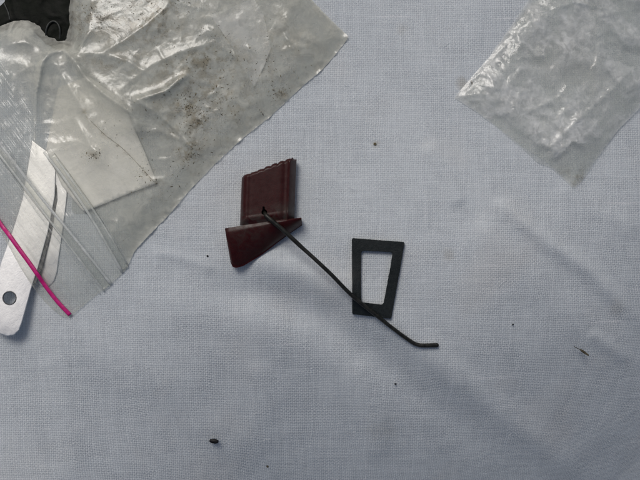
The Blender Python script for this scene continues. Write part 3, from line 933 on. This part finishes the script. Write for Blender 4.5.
sp = [p + np.array([0.12 * math.sin(i * 0.37) + 0.06 * math.sin(i * 1.1), -0.10 * math.sin(i * 0.31 + 1), 0.0]) if 16 < i < 70 else p for i, p in enumerate(sp)]
rad = []
for p in sp:
    x = p[0]
    r = 2.15 if x < 300 else 1.95
    if x > 405: r = 1.95 + 0.3 * (x - 405) / 30
    rad.append(r * K)
# round the tip
e = np.array(sp[-1]); dirv = e - np.array(sp[-2]); dirv /= np.linalg.norm(dirv)
for dx, f in ((0.8, 0.9), (1.4, 0.65), (1.8, 0.25)):
    sp.append(e + dirv * dx); rad.append(rad[len(sp) - 5 if False else -1] if False else 2.2 * K * f)
M_W = M_WIRE
tube('wire', [W(*p) for p in sp], rad, M_W, lever, seg=16)

# ------------------------------------------------------------------ gasket
def gasket():
    out = [(351.8, 238.0), (404.8, 242.0), (391.2, 318.8), (352.2, 314.2)]
    inn = [(361.0, 250.6), (393.0, 252.2), (383.2, 304.8), (361.2, 302.0)]
    N = 40
    rnd = random.Random(11)
    def ring(c, rr, jag):
        pts = []
        for k in range(4):
            a, b = np.array(c[k], float), np.array(c[(k + 1) % 4], float)
            for i in range(N):
                f = i / N
                pts.append(a + (b - a) * f)
        P = np.array(pts); Q = P.copy()
        for _ in range(rr): Q = (np.roll(Q, 1, 0) + Q + np.roll(Q, -1, 0)) / 3
        for i in range(len(Q)):
            side = i // N; q = 0.12
            if jag and side == 1: q = 0.38
            Q[i] += np.array([vn1(i * 0.55 + side * 9), vn1(i * 0.6 + 40)]) * q
        return Q
    def vn1(v):
        return float(vnoise(np.array([v]), np.array([3.3]), 2)[0])
    O = ring(out, 1, False); I = ring(inn, 9, True)
    m = len(O)
    c = (O + I) / 2
    th = 4.0; bev = 0.3
    rows = []
    def row(P, h, toward, amt):
        r = []
        for i in range(m):
            dv = (toward[i] - P[i]); dv = dv / np.linalg.norm(dv) * amt
            x, y = P[i] + dv
            r.append((x, y, h))
        rows.append(r)
    row(O, 0, c, 0); row(O, th - bev, c, 0); row(O, th - 0.15, c, bev * 0.35); row(O, th, c, bev)
    row(c, th, O, 0.01); row(I, th, c, bev); row(I, th - 0.15, c, bev * 0.35); row(I, th - bev, c, 0); row(I, 0, c, 0)
    V = []; F = []
    for r in rows:
        for x, y, h in r:
            warp = 0.7 + 0.9 * math.sin((x - 340) / 30.0) * math.cos((y - 230) / 40.0)
            V.append(W(x, y, cz(x, y) + 0.1 + max(0, warp) * 0.6 + h))
    for r in range(len(rows)):
        r2 = (r + 1) % len(rows)
        for i in range(m):
            j = (i + 1) % m
            F.append((r * m + i, r * m + j, r2 * m + j, r2 * m + i))
    me = mesh('gasket', V, F)
    bm = bmesh.new(); bm.from_mesh(me); bmesh.ops.recalc_face_normals(bm, faces=bm.faces); bm.to_mesh(me); bm.free()
    ob = Vector(W(375, 280, cz(375, 280)))
    me.transform(__import__('mathutils').Matrix.Translation(-ob))
    o = link('gasket', me, M_GASKET)
    o.location = ob
    me.set_sharp_from_angle(angle=R(14))
    o['label'] = 'flat dark rubber gasket shaped as a tapering four-sided frame, under the wire'
    o['category'] = 'gasket'
gasket()

# ------------------------------------------------------------------ small bits on the cloth
def blob(name, x, y, a, b, ang, mat, label, cat, seed=0, taper=0.0, h=0.6):
    rnd = random.Random(seed)
    V = []; F = []; NSg, NR = 12, 13
    z0 = cz(x, y) + b * h * 0.7
    for i in range(NR):
        u = -1 + 2 * (i + 0.5) / NR
        rr = math.sqrt(max(0.01, 1 - abs(u) ** 2.2)) * (1 - taper * (u + 1) / 2)
        for k in range(NSg):
            an = 2 * math.pi * k / NSg
            jx = rnd.uniform(.93, 1.07)
            lx = u * a; ly = math.cos(an) * b * rr * jx; lz_ = math.sin(an) * b * h * rr * jx
            V.append(Vector(((lx * math.cos(ang) - ly * math.sin(ang)) * K, -(lx * math.sin(ang) + ly * math.cos(ang)) * K, lz_ * K)))
    for i in range(NR - 1):
        for k in range(NSg):
            k2 = (k + 1) % NSg
            F.append((i * NSg + k, i * NSg + k2, (i + 1) * NSg + k2, (i + 1) * NSg + k))
    F.append(tuple(range(NSg))[::-1]); F.append(tuple(range((NR - 1) * NSg, NR * NSg)))
    o = link(name, mesh(name, V, F), mat)
    o.location = W(x, y, z0)
    o['label'] = label; o['category'] = cat
    return o
blob('seed', 214, 441.2, 5.2, 2.6, 0.12, M_SEED, 'black oval seed on the white cloth near the bottom edge', 'seed', 1)
blob('sliver', 584.5, 352.5, 6.2, 1.5, 0.62, M_BROWN, 'thin dark brown sliver on the white cloth near the right edge', 'sliver', 2, taper=0.3)
blob('crumb', 375, 144, 1.6, 1.3, 0.3, M_GRIT, 'small brown crumb between the serrated red piece and the crumpled bag', 'crumb', 3)
blob('crumb', 472, 83, 2.6, 0.8, 1.2, M_BROWN, 'thin brown crumb on the stained cloth beside the crumpled bag', 'crumb', 4)
blob('crumb', 513, 324.5, 0.95, 0.8, 0.0, M_SEED, 'tiny black dot of grit between the gasket and the brown sliver', 'crumb', 5)
blob('crumb', 207.5, 256, 1.1, 0.9, 0.3, M_SEED, 'tiny black crumb on the cloth left of the red fin', 'crumb', 6)
blob('crumb', 267.5, 466.5, 1.5, 1.2, 0.9, M_BROWN, 'faint brown crumb at the bottom edge, right of the seed', 'crumb', 7)
blob('crumb', 395.5, 384, 1.3, 0.9, 0.2, M_SEED, 'tiny dark crumb below the bent tip of the wire', 'crumb', 8)
# the sliver's fine hair
P = [W(p[0], p[1], cz(p[0], p[1]) + 0.7) for p in spline([(574, 346.5), (577, 348), (580.5, 350)], 5)]
bpy.context.view_layer.update()
sv = [o for o in COL.objects if o.name == 'sliver'][0]
hair = tube('tip', P, 0.35 * K, M_BROWN, None, seg=6)
hair.parent = sv; hair.location = -sv.location

# loose lint fibres on the cloth: uncountable
def lint():
    rnd = random.Random(17); V = []; F = []
    for _ in range(110):
        x, y = rnd.uniform(-60, 700), rnd.uniform(-60, 540)
        if inside(np.array([x]), np.array([y]), BAG)[0] or inside(np.array([x]), np.array([y]), BAGB)[0]: continue
        a = rnd.uniform(0, 6.28); P = []
        L = rnd.uniform(0.6, 1.6); da = rnd.gauss(0, 0.25)
        for k in range(9):
            f = k / 8
            P.append(Vector(W(x, y, cz(x, y) + 0.5 + 0.8 * math.sin(math.pi * f))))
            x += math.cos(a) * L; y += math.sin(a) * L; a += da + rnd.gauss(0, 0.12)
        b = len(V); r_ = 0.11 * K
        for i, p in enumerate(P):
            tg = (P[min(8, i + 1)] - P[max(0, i - 1)]).normalized(); sd_ = tg.cross(Vector((0, 0, 1))).normalized()
            V += [p + sd_ * r_, p - sd_ * r_, p + Vector((0, 0, r_ * 1.5))]
        for i in range(8):
            for k in range(3):
                k2 = (k + 1) % 3
                F.append((b + i * 3 + k, b + i * 3 + k2, b + (i + 1) * 3 + k2, b + (i + 1) * 3 + k))
    M = mat_simple('lint', col(0.75, 0.77, 0.8), col(0.85, 0.86, 0.88), 0.8, 5.0)
    o = link('lint', mesh('lint', V, F), M)
    o['kind'] = 'stuff'; o['label'] = 'fine pale lint fibres strewn over the white cloth'; o['category'] = 'lint'
lint()
